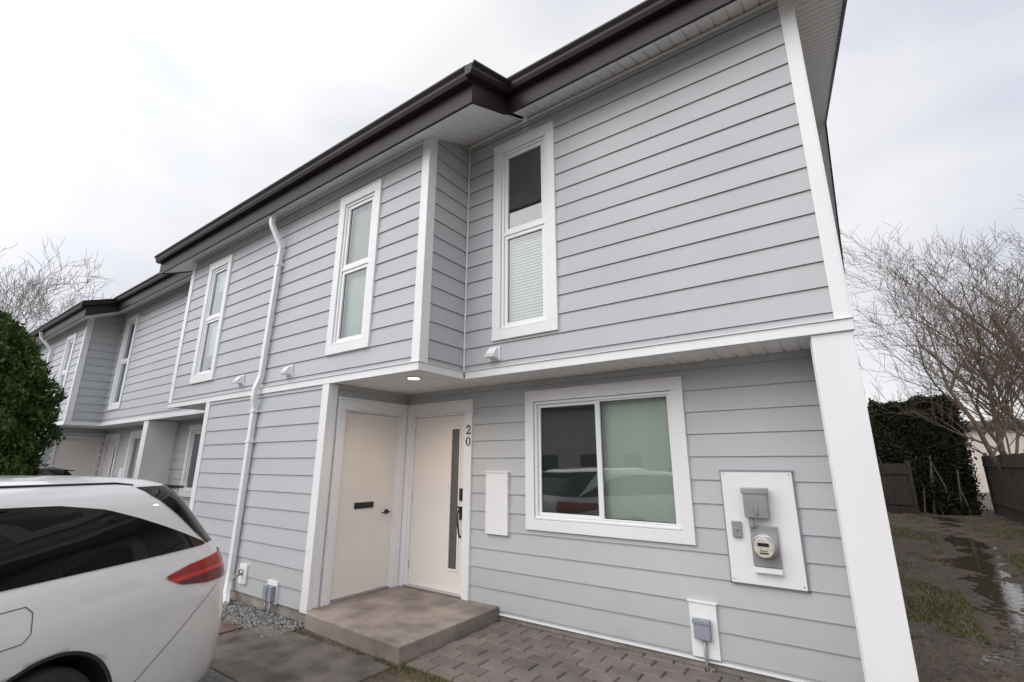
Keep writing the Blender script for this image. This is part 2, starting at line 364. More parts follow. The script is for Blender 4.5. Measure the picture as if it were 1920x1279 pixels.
# roof
rf=MB()
YR=10.8; YE0,YE1=3.0,3.6; TH=.27
XR=.60
HEX=[(0,3,2,1),(4,5,6,7),(0,1,5,4),(1,2,6,5),(2,3,7,6),(3,0,4,7)]
def rbox(x0,x1,ya,yb,t0,t1):
    za,zb=slope(ya),slope(yb)
    rf.add([(x0,ya,za+t0),(x1,ya,za+t0),(x1,yb,zb+t0),(x0,yb,zb+t0),(x0,ya,za+t1),(x1,ya,za+t1),(x1,yb,zb+t1),(x0,yb,zb+t1)],HEX)
XE=[(-10.43,-2.60,YE0),(-2.60,XR,YE1),(-15.0,-10.43,YE1),(XEND-.5,-15.0,YE0)]
for x0,x1,y in XE: rbox(x0+.03,x1-.03,y+.03,YR,TH-.04,TH)
zr=slope(YR); zb_=zr-.45*(18.2-YR)
rf.add([(XEND-.5,YR,zr+TH-.04),(XR-.03,YR,zr+TH-.04),(XR-.03,18.2,zb_+TH-.04),(XEND-.5,18.2,zb_+TH-.04),(XEND-.5,YR,zr+TH),(XR-.03,YR,zr+TH),(XR-.03,18.2,zb_+TH),(XEND-.5,18.2,zb_+TH)],HEX)
roof=rf.obj("roof",M_ROOF,house)
FH=.265
def fascia(*a):
    MB().box(*a).obj("fascia",M_BROWN,roof,bevel=.003)
for x0,x1,y in XE: fascia(x0,x1,y-.0,y+.028,slope(y)-.02,slope(y)+FH)
def rake(x,ya,yb,za,zb,t=.03,h=FH):
    fa=MB(); fa.add([(x,ya,za-.02),(x+t,ya,za-.02),(x+t,yb,zb-.02),(x,yb,zb-.02),(x,ya,za+h+.03),(x+t,ya,za+h+.03),(x+t,yb,zb+h+.03),(x,yb,zb+h+.03)],HEX)
    fa.obj("rake_board",M_BROWN,roof,bevel=.003)
rake(XR-.03,YE1+.028,YR,slope(YE1+.028),zr); rake(XR-.03,YR,18.2,zr,zb_)
rake(-2.60-.028,YE0+.028,YE1,slope(YE0+.028),slope(YE1)); rake(-10.43-.002,YE0+.028,YE1,slope(YE0+.028),slope(YE1)); rake(-15.03,YE0+.028,YE1,slope(YE0+.028),slope(YE1))
gprof=[(.001,-.005),(.001,-.125),(.075,-.125),(.095,-.085),(.098,-.055),(.125,-.02),(.125,.0),(.112,.0),(.112,-.018)]
for x0,x1,y in XE:
    zt=slope(y)+FH+.06
    g_=MB(); prof=[(y-p[0],zt+p[1]) for p in gprof]
    g_.prism(prof,lambda a,p:(a,p[0],p[1]),x0,x1); g_.obj("gutter",M_BROWN,roof,bevel=.002)
def ret(x,sg):
    g_=MB(); n=len(gprof); zt0=slope(YE0)+FH+.06; zt1=slope(YE1)+FH+.06
    ya,yb=YE0-.125,YE1-.001
    vs=[(x+sg*p[0],ya,zt0+p[1]) for p in gprof]+[(x+sg*p[0],yb,zt1+p[1]) for p in gprof]
    g_.add(vs,[tuple(range(n))[::-1],tuple(range(n,2*n))]+[(i,(i+1)%n,n+(i+1)%n,n+i) for i in range(n)])
    g_.obj("gutter",M_BROWN,roof,bevel=.002)
ret(-2.60+.001,1); ret(-15.0+.001,1)

PW=.125
def ribs(x0,x1,fz,ya,yb,axis='x',gd=.018,gw=.026):
    sf=MB()
    if axis=='x':
        x=x0
        while x<x1-1e-4:
            xe=min(x+PW,x1)
            g0=max(x,xe-gw)
            sf.quad((x,ya,fz(ya)),(g0,ya,fz(ya)),(g0,yb,fz(yb)),(x,yb,fz(yb)))
            if xe-g0>.002:
                m=(g0+xe)/2
                sf.quad((g0,ya,fz(ya)),(m,ya,fz(ya)+gd),(m,yb,fz(yb)+gd),(g0,yb,fz(yb)))
                sf.quad((m,ya,fz(ya)+gd),(xe,ya,fz(ya)),(xe,yb,fz(yb)),(m,yb,fz(yb)+gd))
            x=xe
    else:
        y=ya
        while y<yb-1e-4:
            ye=min(y+PW,yb); g0=max(y,ye-gw); m=(g0+ye)/2
            sf.quad((x0,y,fz(y)),(x1,y,fz(y)),(x1,g0,fz(g0)),(x0,g0,fz(g0)))
            sf.quad((x0,g0,fz(g0)),(x1,g0,fz(g0)),(x1,m,fz(m)+gd),(x0,m,fz(m)+gd))
            sf.quad((x0,m,fz(m)+gd),(x1,m,fz(m)+gd),(x1,ye,fz(ye)),(x0,ye,fz(ye)))
            y=ye
    sf.obj("soffit",M_SOF,house)
for x0,x1,y in XE: ribs(x0+.03,min(x1,XC+.0)-(.03 if x1<0 else 0),slope,y+.028,4.08)
ribs(XC,XR-.03,slope,YE1+.028,YR,'y')
ribs(XC,XR-.03,lambda y:zr-.45*(y-YR),YR,18.2,'y')
flat=lambda y:2.565
ribs(XL,XU+.02,flat,D0,D1); ribs(XU+.02,XC,flat,DU,D1); ribs(XW,XM,flat,D0,D1); ribs(XP,XW,flat,DU,D1); ribs(XLL,XB,flat,D0,D1); ribs(XB,XP,flat,DU,D1)

# trims
P=.030
def T(name,*boxes):
    m=MB()
    for b in boxes: m.box(*b)
    return m.obj(name,M_TRIM,house,bevel=.003)
BT0,BT1=2.548,2.632
T("belt_board",(XU+P+.02,XC+.012,DU-P-.004,DU+.02,BT0,BT1))
T("belt_board",(XW-.02,XU+P,D0-P-.004,D0+.02,BT0,BT1))
T("belt_board",(XU-.01,XU+P+.004,D0+.02,DU-P-.004,BT0,BT1))
T("belt_board",(XB+P,XW-.02,DU-P-.004,DU+.02,BT0,BT1))
T("belt_board",(XEND,XB+P,D0-P-.004,D0+.02,BT0,BT1)); T("belt_board",(XB-.01,XB+P+.004,D0+.02,DU-P,BT0,BT1))
fl=MB()
fl.box(XU+P+.01,XC+.018,DU-P-.018,DU-.01,BT1,BT1+.006); fl.box(XW-.02,XU+P+.018,D0-P-.018,D0-.01,BT1,BT1+.006); fl.box(XU,XU+P+.016,D0-.008,DU-P-.02,BT1,BT1+.005)
fl.box(XU,-.10,D1-.03,D1+.01,.060,.072)
fl.obj("drip_flashing",M_VINYL,house)
ZT=BT1+.006
cy=lambda x0,x1,y,z0,z1:(x0,x1,y-P,y+.01,z0,z1)
T("corner_trim",cy(XC-.095,XC+.004,DU,ZT,5.62),(XC+.004,XC+.014,DU-P,DU+.10,ZT,5.62))
T("corner_trim",cy(XU-.085,XU+P,D0,ZT,5.31),(XU+.002,XU+P,D0+.011,D0+.095,ZT,5.35))
T("corner_trim",cy(XW-P,XW+.095,D0,ZT,5.31),(XW-P,XW,D0+.011,D0+.095,ZT,5.35))
T("corner_trim",cy(XB-.085,XB+P,D0,ZT,5.31),(XB+.002,XB+P,D0+.011,D0+.095,ZT,5.35))
T("corner_bead",(XU+.018,XU+.036,DU-.036,DU-.017,ZT,5.58))
T("corner_trim",cy(XL-.10,XL+P,D0,.10,BT0),(XL+.002,XL+P,D0+.011,D0+.10,.10,BT0))
T("corner_trim",cy(XM-P,XM+.095,D0,.10,BT0))
T("corner_trim",cy(XLL-.10,XLL+P,D0,.10,BT0))
T("end_post",(-.115,XC,DU-.012,D1+.0,.02,BT0),(-.128,-.117,DU+.06,D1-.02,.05,2.55))
T("dividing_post",(XP-.13,XP+.13,DU-.012,D1,.02,BT0))
T("frieze_strip",(XU+.04,XC-.10,DU-.03,DU-.018,5.548,5.583))
T("frieze_strip",(XW+.1,XU-.09,D0-.03,D0-.018,5.247,5.277))
fo=MB(); fo.box(XL+.0,-.1,D1-.002,D1+.1,-.2,.062); fo.box(XM,XL-.003,D0+.004,D0+.1,-.2,.105); fo.box(XP,XM,D1,D1+.1,-.2,.068); fo.box(XL-.1,XL-.002,D0+.1,D1,-.2,.068)
fo.box(XC-.1,XC-.008,D1,YB,-.2,.068)
fo.obj("foundation",M_FND,house)

# windows
def window(rect,y,kind,blinds,label=None,tw=.11,split=None,screens=()):
    x0,x1,z0,z1=rect
    root=empty("window",((x0+x1)/2,y,z0),house,label=label)
    t=MB(); t.box(x0,x1,y-.042,y+.02,z1-tw,z1); t.box(x0,x1,y-.042,y+.02,z0,z0+tw)
    t.box(x0,x0+tw,y-.040,y+.02,z0+tw,z1-tw); t.box(x1-tw,x1,y-.040,y+.02,z0+tw,z1-tw)
    t.box(x0-.004,x1+.004,y-.052,y-.01,z1,z1+.014)
    t.obj("window_trim",M_TRIM,root,bevel=.003)
    a0,a1,b0,b1=x0+tw,x1-tw,z0+tw,z1-tw
    f=MB(); f.ringz(a0+.004,a1-.004,b0+.004,b1-.004,.030,y-.020,y+.06)
    f.box(a0+.004,a1-.004,y-.036,y-.020,b0+.004,b0+.022)
    panes=[]
    if kind=='stack':
        zm=b0+(b1-b0)*(.515 if split is None else split)
        f.box(a0+.034,a1-.034,y-.016,y+.06,zm-.020,zm+.020)
        cells=[(a0+.034,a1-.034,b0+.034,zm-.020),(a0+.034,a1-.034,zm+.020,b1-.034)]
        sw=.040
        for c in cells: f.ringz(c[0]+.003,c[1]-.003,c[2]+.003,c[3]-.003,sw,y-.004,y+.045); panes.append((c[0]+sw,c[1]-sw,c[2]+sw,c[3]-sw,y+.016))
    else:
        xm=a0+(a1-a0)*.485
        f.ringz(a0+.036,xm+.030,b0+.036,b1-.036,.034,y+.004,y+.03); panes.append((a0+.068,xm-.002,b0+.068,b1-.068,y+.018))
        f.box(xm-.004,xm+.034,y-.012,y+.003,b0+.036,b1-.036)
        f.ringz(xm+.034,a1-.036,b0+.036,b1-.036,.014,y-.012,y+.03); panes.append((xm+.046,a1-.048,b0+.048,b1-.048,y+.010))
    f.obj("window_frame",M_VINYL,root,bevel=.002)
    for i,p in enumerate(panes):
        gl=MB(); gl.quad((p[0],p[4],p[2]),(p[1],p[4],p[2]),(p[1],p[4],p[3]),(p[0],p[4],p[3])); gl.obj("window_glass",M_GLASS,root)
        sp=MB(); sp.ringz(p[0],p[1],p[2],p[3],.008,p[4]+.002,p[4]+.012); sp.obj("glazing_spacer",M_RUB,root)
        if i in screens:
            s_=MB(); s_.quad((p[0],p[4]+.022,p[2]),(p[1],p[4]+.022,p[2]),(p[1],p[4]+.022,p[3]),(p[0],p[4]+.022,p[3])); s_.obj("insect_screen",M_SCREEN,root)
    for i,bk in enumerate(blinds):
        if not bk: continue
        p=panes[i]; bb=MB()
        if bk=='slats':
            z=p[2]+.01
            while z<p[3]:
                bb.add([(p[0]-.02,y+.075,z),(p[1]+.02,y+.075,z),(p[1]+.02,y+.090,z+.030),(p[0]-.02,y+.090,z+.030)],[(0,1,2,3)]); z+=.036
            bb.obj("window_blind",M_BLIND,root)
        else:
            mt=M_CURT
            if isinstance(bk,tuple): bk,mt=bk
            zt=p[3]+.03; zb=p[2]-.03+(1-bk)*(p[3]-p[2])
            n=24
            for k in range(n):
                xa=p[0]-.03+(p[1]-p[0]+.06)*k/n; xb=p[0]-.03+(p[1]-p[0]+.06)*(k+1)/n
                ya=y+.09+.003*math.sin(k*.8); yb=y+.09+.003*math.sin((k+1)*.8)
                bb.quad((xa,ya,zb),(xb,yb,zb),(xb,yb,zt),(xa,ya,zt))
            bb.box(p[0]-.03,p[1]+.03,y+.083,y+.10,zb-.02,zb-.0)
            bb.obj("window_shade",mt,root)
    return root
window(upR,DU,'stack',['slats',None],"tall narrow window with white blind in its lower pane",screens=(1,))
window(upM,D0,'stack',[1.0,(1.0,M_CURT2)],"tall narrow window with pale shades")
window(upL,D0,'stack',[.62,.35],"tall narrow window with partly drawn shade")
window(lowR,D1,'slide',[None,1.0],"wide sliding window with pale shade behind one pane",screens=(0,))
window(upR2,DU,'stack',[None,None]); window(upR3,DU,'stack',[1.0,None]); window(upM3,D0,'stack',[1.0,1.0]); window(upL3,D0,'stack',[None,1.0])
window(lowR2,D1,'slide',[None,1.0],screens=(0,)); window(lowR3,D1,'slide',[1.0,None])

def digit(ch,x,z,y):
    m=MB(); H=.105
    def strip(pts,wd):
        L_=[];R_=[]
        for i,p in enumerate(pts):
            a=pts[max(0,i-1)]; b=pts[min(len(pts)-1,i+1)]; dx,dz=b[0]-a[0],b[1]-a[1]; l=math.hypot(dx,dz) or 1
            w_=wd[i]/2; L_.append((p[0]-dz/l*w_,p[1]+dx/l*w_)); R_.append((p[0]+dz/l*w_,p[1]-dx/l*w_))
        for i in range(len(pts)-1):
            m.prism([L_[i],L_[i+1],R_[i+1],R_[i]],lambda a,p:(x+p[0],a,z+p[1]),y,y-.006)
    if ch=='0':
        n=36
        for i in range(n):
            a0,a1=2*math.pi*i/n,2*math.pi*(i+1)/n
            q=[(.036*math.cos(a0),H/2+.053*math.sin(a0)),(.036*math.cos(a1),H/2+.053*math.sin(a1)),(.021*math.cos(a1),H/2+.047*math.sin(a1)),(.021*math.cos(a0),H/2+.047*math.sin(a0))]
            m.prism(q,lambda a,p:(x+p[0],a,z+p[1]),y,y-.006)
    else:
        pts=[];wd=[]
        for i in range(14):
            a=math.radians(200-225*i/13); pts.append((.000+.027*math.cos(a),.077+.026*math.sin(a))); wd.append(.010+.006*math.sin(math.pi*i/13))
        pts+=[(.008,.045),(-.012,.024),(-.030,.006)]; wd+=[.012,.008,.006]
        strip(pts,wd); strip([(-.033,.007),(.030,.007)],[.014,.014]); strip([(.030,.003),(.036,.028)],[.006,.006])
    o=m.obj("house_number",M_BLACK,house); o["label"]="black house number "+ch
def hinge(x,y,z,root): MB().cyl((x,y,z),(0,0,1),.008,.09,8).obj("hinge",M_ALU,root)
def entry(dx,number=True):
    root=empty("entrance_door",(-4.35+dx,D1,.14),house,label="white entrance door with narrow vertical glass and black handle")
    x0,x1=-4.93+dx,-3.765+dx
    t=MB(); y=D1
    t.box(x0,x0+.10,y-.040,y+.02,.14,2.28); t.box(x1-.10,x1,y-.040,y+.02,.14,2.28)
    t.box(x0-.0,x1+.0,y-.042,y+.02,2.28,2.385); t.box(x0-.012,x1+.012,y-.058,y-.0,2.385,2.41); t.box(x0-.0,x1,y-.052,y-.042,2.262,2.285)
    t.box(x0+.10,x0+.135,y-.02,y+.10,.14,2.28); t.box(x1-.135,x1-.10,y-.02,y+.10,.14,2.28); t.box(x0+.135,x1-.135,y-.02,y+.10,2.235,2.28)
    t.obj("door_frame",M_TRIM,root,bevel=.003)
    lx0,lx1=x0+.138,x1-.138; lz0,lz1=.17,2.232; gx0,gx1=-4.13+dx,-3.995+dx; gz0,gz1=.42,2.06
    d=MB(); ya,yb=y+.015,y+.06
    d.box(lx0,gx0,ya,yb,lz0,lz1); d.box(gx1,lx1,ya,yb,lz0,lz1); d.box(gx0,gx1,ya,yb,lz0,gz0); d.box(gx0,gx1,ya,yb,gz1,lz1)
    d.obj("door_leaf",M_DOOR,root)
    gr=MB(); gr.ringz(gx0-.022,gx1+.022,gz0-.022,gz1+.022,.026,ya-.010,ya+.004); gr.obj("glass_surround",M_DOOR,root,bevel=.003)
    gg=MB(); gg.quad((gx0,ya+.012,gz0),(gx1,ya+.012,gz0),(gx1,ya+.012,gz1),(gx0,ya+.012,gz1)); gg.obj("door_glass",M_FROST,root)
    s=MB(); s.box(x0+.10,x1-.10,y-.05,y+.10,.142,.168); s.obj("threshold",M_ALU,root,bevel=.003)
    hx=lx1-.045
    MB().box(hx-.022,hx+.022,ya-.022,ya,1.20,1.34).obj("door_lock",M_BLACK,root,bevel=.004)
    h=MB(); h.box(hx-.020,hx+.020,ya-.014,ya,.98,1.13)
    h.tube([(hx,ya-.012,1.10),(hx,ya-.05,1.09),(hx-.004,ya-.062,1.02),(hx+.006,ya-.058,.92),(hx+.010,ya-.045,.83),(hx+.002,ya-.02,.79),(hx,ya-.001,.79)],[.010,.010,.011,.011,.011,.012,.012],8)
    h.tube([(hx,ya-.012,1.115),(hx-.01,ya-.055,1.125)],[.008,.014],8)
    h.obj("door_handle",M_BLACK,root,bevel=.003)
    for z in (.35,1.15,2.0): hinge(lx0-.004,ya-.006,z,root)
    if number:
        digit("2",x1-.048,1.985,D1-.0425); digit("0",x1-.048,1.845,D1-.0425)
entry(0); entry(S3,False)
def storage(dx):
    X=XL+dx; root=empty("storage_door",(X,3.95,.14),house,label="plain white side door with black mail slot and lever")
    y0,y1=3.42,4.50
    t=MB()
    t.box(X-.02,X+.040,y0,y0+.10,.0,2.28); t.box(X-.02,X+.040,y1-.10,y1,.0,2.28); t.box(X-.02,X+.042,y0,y1,2.28,2.385); t.box(X,X+.058,y0-.012,y1+.010,2.385,2.41); t.box(X+.042,X+.052,y0,y1,2.262,2.285)
    t.box(X-.10,X+.02,y0+.10,y0+.13,.0,2.28); t.box(X-.10,X+.02,y1-.13,y1-.10,.0,2.28); t.box(X-.10,X+.02,y0+.13,y1-.13,2.245,2.28)
    t.obj("door_frame",M_TRIM,root,bevel=.003)
    d=MB(); d.box(X-.05,X-.008,y0+.133,y1-.133,.162,2.240); d.obj("door_leaf",M_DOOR,root,bevel=.002)
    m=MB(); m.box(X-.008,X+.006,3.78,4.06,1.105,1.175); m.box(X+.006,X+.012,3.80,4.04,1.118,1.162); m.obj("mail_slot",M_BLACK,root,bevel=.002)
    h=MB(); h.cyl((X-.009,4.275,1.04),(1,0,0),.030,.014,20); h.cyl((X+.0,4.275,1.04),(1,0,0),.012,.05,12)
    h.tube([(X+.05,4.285,1.04),(X+.055,4.24,1.043),(X+.052,4.16,1.035)],[.010,.010,.007],8); h.obj("door_handle",M_BLACK,root)
    s=MB(); s.box(X-.06,X+.03,y0+.132,y1-.132,-.02,.158); s.obj("threshold",M_ALU,root)
    for z in (.35,1.15,2.0): hinge(X+.000,y0+.136,z,root)
storage(0); storage(S3)

# downspout
ds=MB(); q=math.pi/4
yq=D0-.065
ds.tube([(-6.46,3.07,5.24),(-6.46,3.08,5.04),(-6.455,3.09,5.00),(-6.38,3.19,4.74),(-6.365,3.215,4.68),(-6.39,yq,4.58),(-6.46,yq,2.80),(-6.47,yq-.008,2.74),(-6.495,yq-.035,2.62),(-6.505,yq-.035,2.5),(-6.52,yq,2.34),(-6.55,yq,.30),(-6.54,yq-.01,.20),(-6.46,yq-.06,.10),(-6.28,yq-.14,.03)],.045,4,q)
ds.obj("downspout",M_VINYL,house,bevel=.006)
for z,xc in ((4.4,-6.40),(2.30,-6.52),(1.9,-6.53)): MB().box(xc-.055,xc+.055,yq-.038,D0-.012,z,z+.03).obj("downspout_bracket",M_VINYL,house)
ds=MB(); ds.tube([(-19.0,YE0-.06,5.36),(-19.0,YE0-.02,5.2),(-18.8,yq,4.82),(-18.8,yq,.2)],.047,4,q); ds.obj("downspout",M_VINYL,house)

def vent(x,y,z,s=1.0):
    v=MB(); y0=y-.016
    v.box(x-.085*s,x+.085*s,y0-.012,y0+.004,z-.085*s,z+.085*s)
    v.prism([(y0-.012,z+.07*s),(y0-.05*s,z+.06*s),(y0-.12*s,z-.03*s),(y0-.12*s,z-.06*s),(y0-.012,z-.06*s)],lambda a,p:(a,p[0],p[1]),x-.062*s,x+.062*s)
    for k in range(3): v.box(x-.055*s,x+.055*s,y0-.126*s,y0-.118*s,z-.055*s+k*.016,z-.048*s+k*.016)
    v.obj("vent_hood",M_VINYL,house,bevel=.003)
vent(-3.01,DU,2.79,.9); vent(-5.84,D0,2.80,.85); vent(-7.10,D0,2.80,.85); vent(-10.1,DU,2.8); vent(-17.6,D0,2.8)

# meter panel
mr_=empty("meter_panel",(-.68,D1,.68),house,label="white backing board with electric meter and grey boxes")
b=MB(); b.box(-.945,-.41,D1-.045,D1+.01,.70,1.575); b.obj("backing_board",M_TRIM,mr_,bevel=.003)
b=MB(); b.box(-.955,-.40,D1-.052,D1-.005,1.575,1.588); b.box(-.957,-.946,D1-.03,D1-.005,.69,1.575);b.box(-.409,-.398,D1-.03,D1-.005,.69,1.575);b.box(-.957,-.398,D1-.03,D1-.005,.688,.699); b.obj("board_flashing",M_GREY,mr_)
yb=D1-.045
b=MB(); b.box(-.775,-.60,yb-.10,yb,1.215,1.43); b.box(-.785,-.59,yb-.108,yb-.02,1.40,1.445); b.box(-.70,-.672,yb-.112,yb-.10,1.24,1.30); b.cyl((-.735,yb-.06,1.14),(0,0,1),.022,.09,12); b.obj("disconnect_box",M_METER,mr_,bevel=.008,seg=3)
b=MB(); b.box(-.76,-.56,yb-.035,yb,.845,1.15); b.obj("meter_base",M_METER,mr_,bevel=.005)
b=MB(); b.cyl((-.66,yb-.035,1.0),(0,-1,0),.090,.03,40); b.cyl((-.66,yb-.065,1.0),(0,-1,0),.080,.06,40,.072); b.obj("meter_ring",M_ALU,mr_,bevel=.003)
b=MB(); b.cyl((-.66,yb-.125,1.0),(0,-1,0),.070,.004,40); b.obj("meter_dial",simple("cream_dial",(.55,.53,.42),.3,var=.2,scale=40,coat=1),mr_)
b=MB(); b.box(-.70,-.62,yb-.132,yb-.129,1.01,1.035); b.box(-.69,-.63,yb-.132,yb-.129,.955,.965); b.box(-.685,-.635,yb-.132,yb-.129,.975,.98); b.obj("meter_register",M_BLACK,mr_)
b=MB(); b.box(-.76,-.56,yb-.05,yb-.001,.80,.84); b.obj("meter_sill",M_VINYL,mr_,bevel=.003)
b=MB(); b.box(-.895,-.825,yb-.03,yb,1.05,1.175); b.cyl((-.86,yb-.03,1.115),(0,-1,0),.012,.01,12); b.obj("switch_box",M_METER,mr_,bevel=.004)
for xx,zz in ((-.925,1.55),(-.43,1.55),(-.925,.725),(-.43,.725)): MB().cyl((xx,yb+.001,zz),(0,-1,0),.006,.003,10).obj("screw",M_METER,mr_)
cp=MB(); cp.box(-3.525,-3.215,D1-.05,D1+.01,.865,1.53); cp.box(-3.535,-3.205,D1-.058,D1,1.53,1.545); cp.obj("cable_cover_panel",M_TRIM,house,bevel=.004)
cp=MB(); cp.box(-3.24+S3,-3.0+S3,D1-.05,D1+.01,.9,1.5); cp.obj("cable_cover_panel",M_TRIM,house,bevel=.004)
ob_=empty("outlet_panel",(-1.2,D1,.08),house)
b=MB(); b.box(-1.315,-1.095,D1-.04,D1+.01,.09,.50); b.box(-1.325,-1.085,D1-.05,D1,.50,.512); b.obj("backing_board",M_TRIM,ob_,bevel=.003)
b=MB(); b.box(-1.275,-1.145,D1-.10,D1-.04,.235,.385); b.box(-1.282,-1.138,D1-.108,D1-.07,.35,.39); b.obj("outlet_cover",M_GREY,ob_,bevel=.008,seg=3)
b=MB(); b.tube([(-1.20,D1-.065,.24),(-1.20,D1-.065,.10),(-1.19,D1-.07,-.03)],.014,10); b.tube([(-1.14,D1-.09,.03),(-1.17,D1-.07,.06),(-1.16,D1-.075,-.03)],.012,8); b.obj("conduit",M_METER,ob_,smooth=True)
tb=empty("tap_panel",(-6.2,D0,.2),house)
b=MB(); b.box(-6.40,-6.23,D0-.036,D0+.01,.21,.43); b.obj("backing_board",M_TRIM,tb,bevel=.003)
b=MB(); b.cyl((-6.315,D0-.036,.32),(0,-1,0),.014,.08,10); b.cyl((-6.315,D0-.075,.325),(0,0,1),.010,.05,10); b.cyl((-6.315,D0-.075,.37),(0,0,1),.030,.008,14); b.tube([(-6.315,D0-.11,.32),(-6.315,D0-.125,.30),(-6.315,D0-.13,.26)],.013,10); b.obj("hose_tap",M_METER,tb,smooth=True)
ob2=empty("outlet_panel",(-5.62,D0,.1),house)
b=MB(); b.box(-5.73,-5.52,D0-.036,D0+.01,.10,.33); b.obj("backing_board",M_TRIM,ob2,bevel=.003)
for xx in (-5.675,-5.575):
    MB().box(xx-.04,xx+.04,D0-.09,D0-.036,.13,.29).obj("outlet_cover",M_GREY,ob2,bevel=.006)
    MB().tube([(xx,D0-.06,.13),(xx,D0-.06,-.03)],.013,8).obj("conduit",M_METER,ob2,smooth=True)
pl=MB(); pl.cyl((-3.87,3.61,2.562),(0,0,-1),.085,.010,32); p_=pl.obj("porch_lamp",M_VINYL,house,label="round recessed ceiling lamp, lit")
pl=MB(); pl.cyl((-3.87,3.61,2.5515),(0,0,-1),.064,.003,32); pl.obj("lamp_lens",M_LAMP,p_)
ll=bpy.data.lights.new("porch_lamp_light","SPOT"); ll.energy=22; ll.spot_size=math.radians(150); ll.spot_blend=.6; ll.color=(1,.74,.52); ll.shadow_soft_size=.06
lo=bpy.data.objects.new("porch_lamp_light",ll); lo.location=(-3.87,3.61,2.53); COL.objects.link(lo)

# ------------------------------------------------------------ step, paving
st=MB(); st.prism([(-4.93,3.33),(-4.84,3.20),(-3.34,3.12),(-3.34,D1-.004),(-4.93,D1-.004)],lambda a,p:(p[0],p[1],a),-.1,.14); o=st.obj("concrete_step",M_CONC,None,bevel=.012,seg=3); tag(o,"low stained concrete doorstep in front of two white doors","step")
pd=MB(); pd.box(-5.25,-3.36,2.20,3.06,-.05,.012); o=pd.obj("concrete_pavement",M_PAD,None,bevel=.01); tag(o,"dark stained concrete pad","pavement","structure")
pv=MB(); yy=3.16; row=0; pw,pl_=.163,.262
while yy<D1-.06:
    x=-3.30-(row%2)*pl_/2
    while x<-.80:
        xa=max(x,-3.32); xb=min(x+pl_-.009,-.78)
        if xb-xa>.04:
            dz=random.uniform(-.003,.003); t=random.uniform(-.003,.003)
            y1=min(yy+pw-.009,D1-.01); c=.009
            pv.add([(xa,yy,-.03),(xb,yy,-.03),(xb,y1,-.03),(xa,y1,-.03),(xa,yy,.006+dz),(xb,yy,.006+dz+t),(xb,y1,.006+dz+t),(xa,y1,.006+dz),
                (xa+c,yy+c,.016+dz),(xb-c,yy+c,.016+dz+t),(xb-c,y1-c,.016+dz+t),(xa+c,y1-c,.016+dz)],
                [(0,1,5,4),(1,2,6,5),(2,3,7,6),(3,0,4,7),(4,5,9,8),(5,6,10,9),(6,7,11,10),(7,4,8,11),(8,9,10,11)])
        x+=pl_
    yy+=pw; row+=1
o=pv.obj("paver_path",M_PAV); tag(o,"grey rectangular pavers along the house wall","paving","structure")
dv=MB(); dv.quad((-60,-30,.004),(-2.6,-30,.004),(-2.6,2.19,.004),(-60,2.19,.004)); o=dv.obj("driveway",M_ASPH); tag(o,"dark asphalt parking area","driveway","structure")
tl=MB(); tl.box(-6.15,-5.35,2.50,2.82,-.02,.016); o=tl.obj("clay_tile",M_TILE,None,bevel=.008); tag(o,"flat reddish paving slab beside the wall","paving slab")

# ground
def nz(x,y):
    return .5*math.sin(x*2.1+1.3*math.sin(y*.9))*math.cos(y*1.3+.7*math.sin(x*1.7))+.3*math.sin(x*4.7+y*3.1+math.sin(y*2.3))+.2*math.sin(x*9.1-y*7.3)
def track(y): return .85+.060*y
def gz(x,y):
    k=max(0,min(1,(x-.15)/.5))*max(0,min(1,(60-y)/20))
    if x>.15:
        tr_=math.exp(-((x-track(y))/.45)**2)
        rough=.008*math.sin(x*23+y*17)+.007*math.sin(x*31-y*27+2*math.sin(y*5))+.006*math.sin(x*47+y*11)
        return k*(.042*nz(x,y)+rough-.058*tr_+.015+.02*max(0,x-2.5))
    return -.004
xs=sorted(set(list(np.round(np.arange(-150,-8,12),2))+list(np.round(np.arange(-8,.2,.8),2))+list(np.round(np.arange(.2,4,.04),3))+list(np.round(np.arange(4,6,.2),3))+list(np.round(np.arange(6,160,10),2))))
ys=sorted(set(list(np.round(np.arange(-150,0,12),2))+list(np.round(np.arange(0,3,.5),2))+list(np.round(np.arange(3,12,.05),3))+list(np.round(np.arange(12,26,.1),3))+list(np.round(np.arange(26,320,12),2))))
gm=MB(); nx=len(xs)
gm.v=[(x,y,gz(x,y)) for y in ys for x in xs]
gm.f=[(j*nx+i,j*nx+i+1,(j+1)*nx+i+1,(j+1)*nx+i) for j in range(len(ys)-1) for i in range(nx-1)]
o=gm.obj("ground",M_GROUND,smooth=True); tag(o,"muddy brown ground with sparse grass","ground","structure")
wt=MB(); wt.quad((.45,3.2,-.031),(3.2,3.2,-.031),(4.2,24,-.031),(.45,24,-.031)); o=wt.obj("puddle_water",M_WATER); tag(o,"shallow puddles on a worn muddy track","puddle","structure")

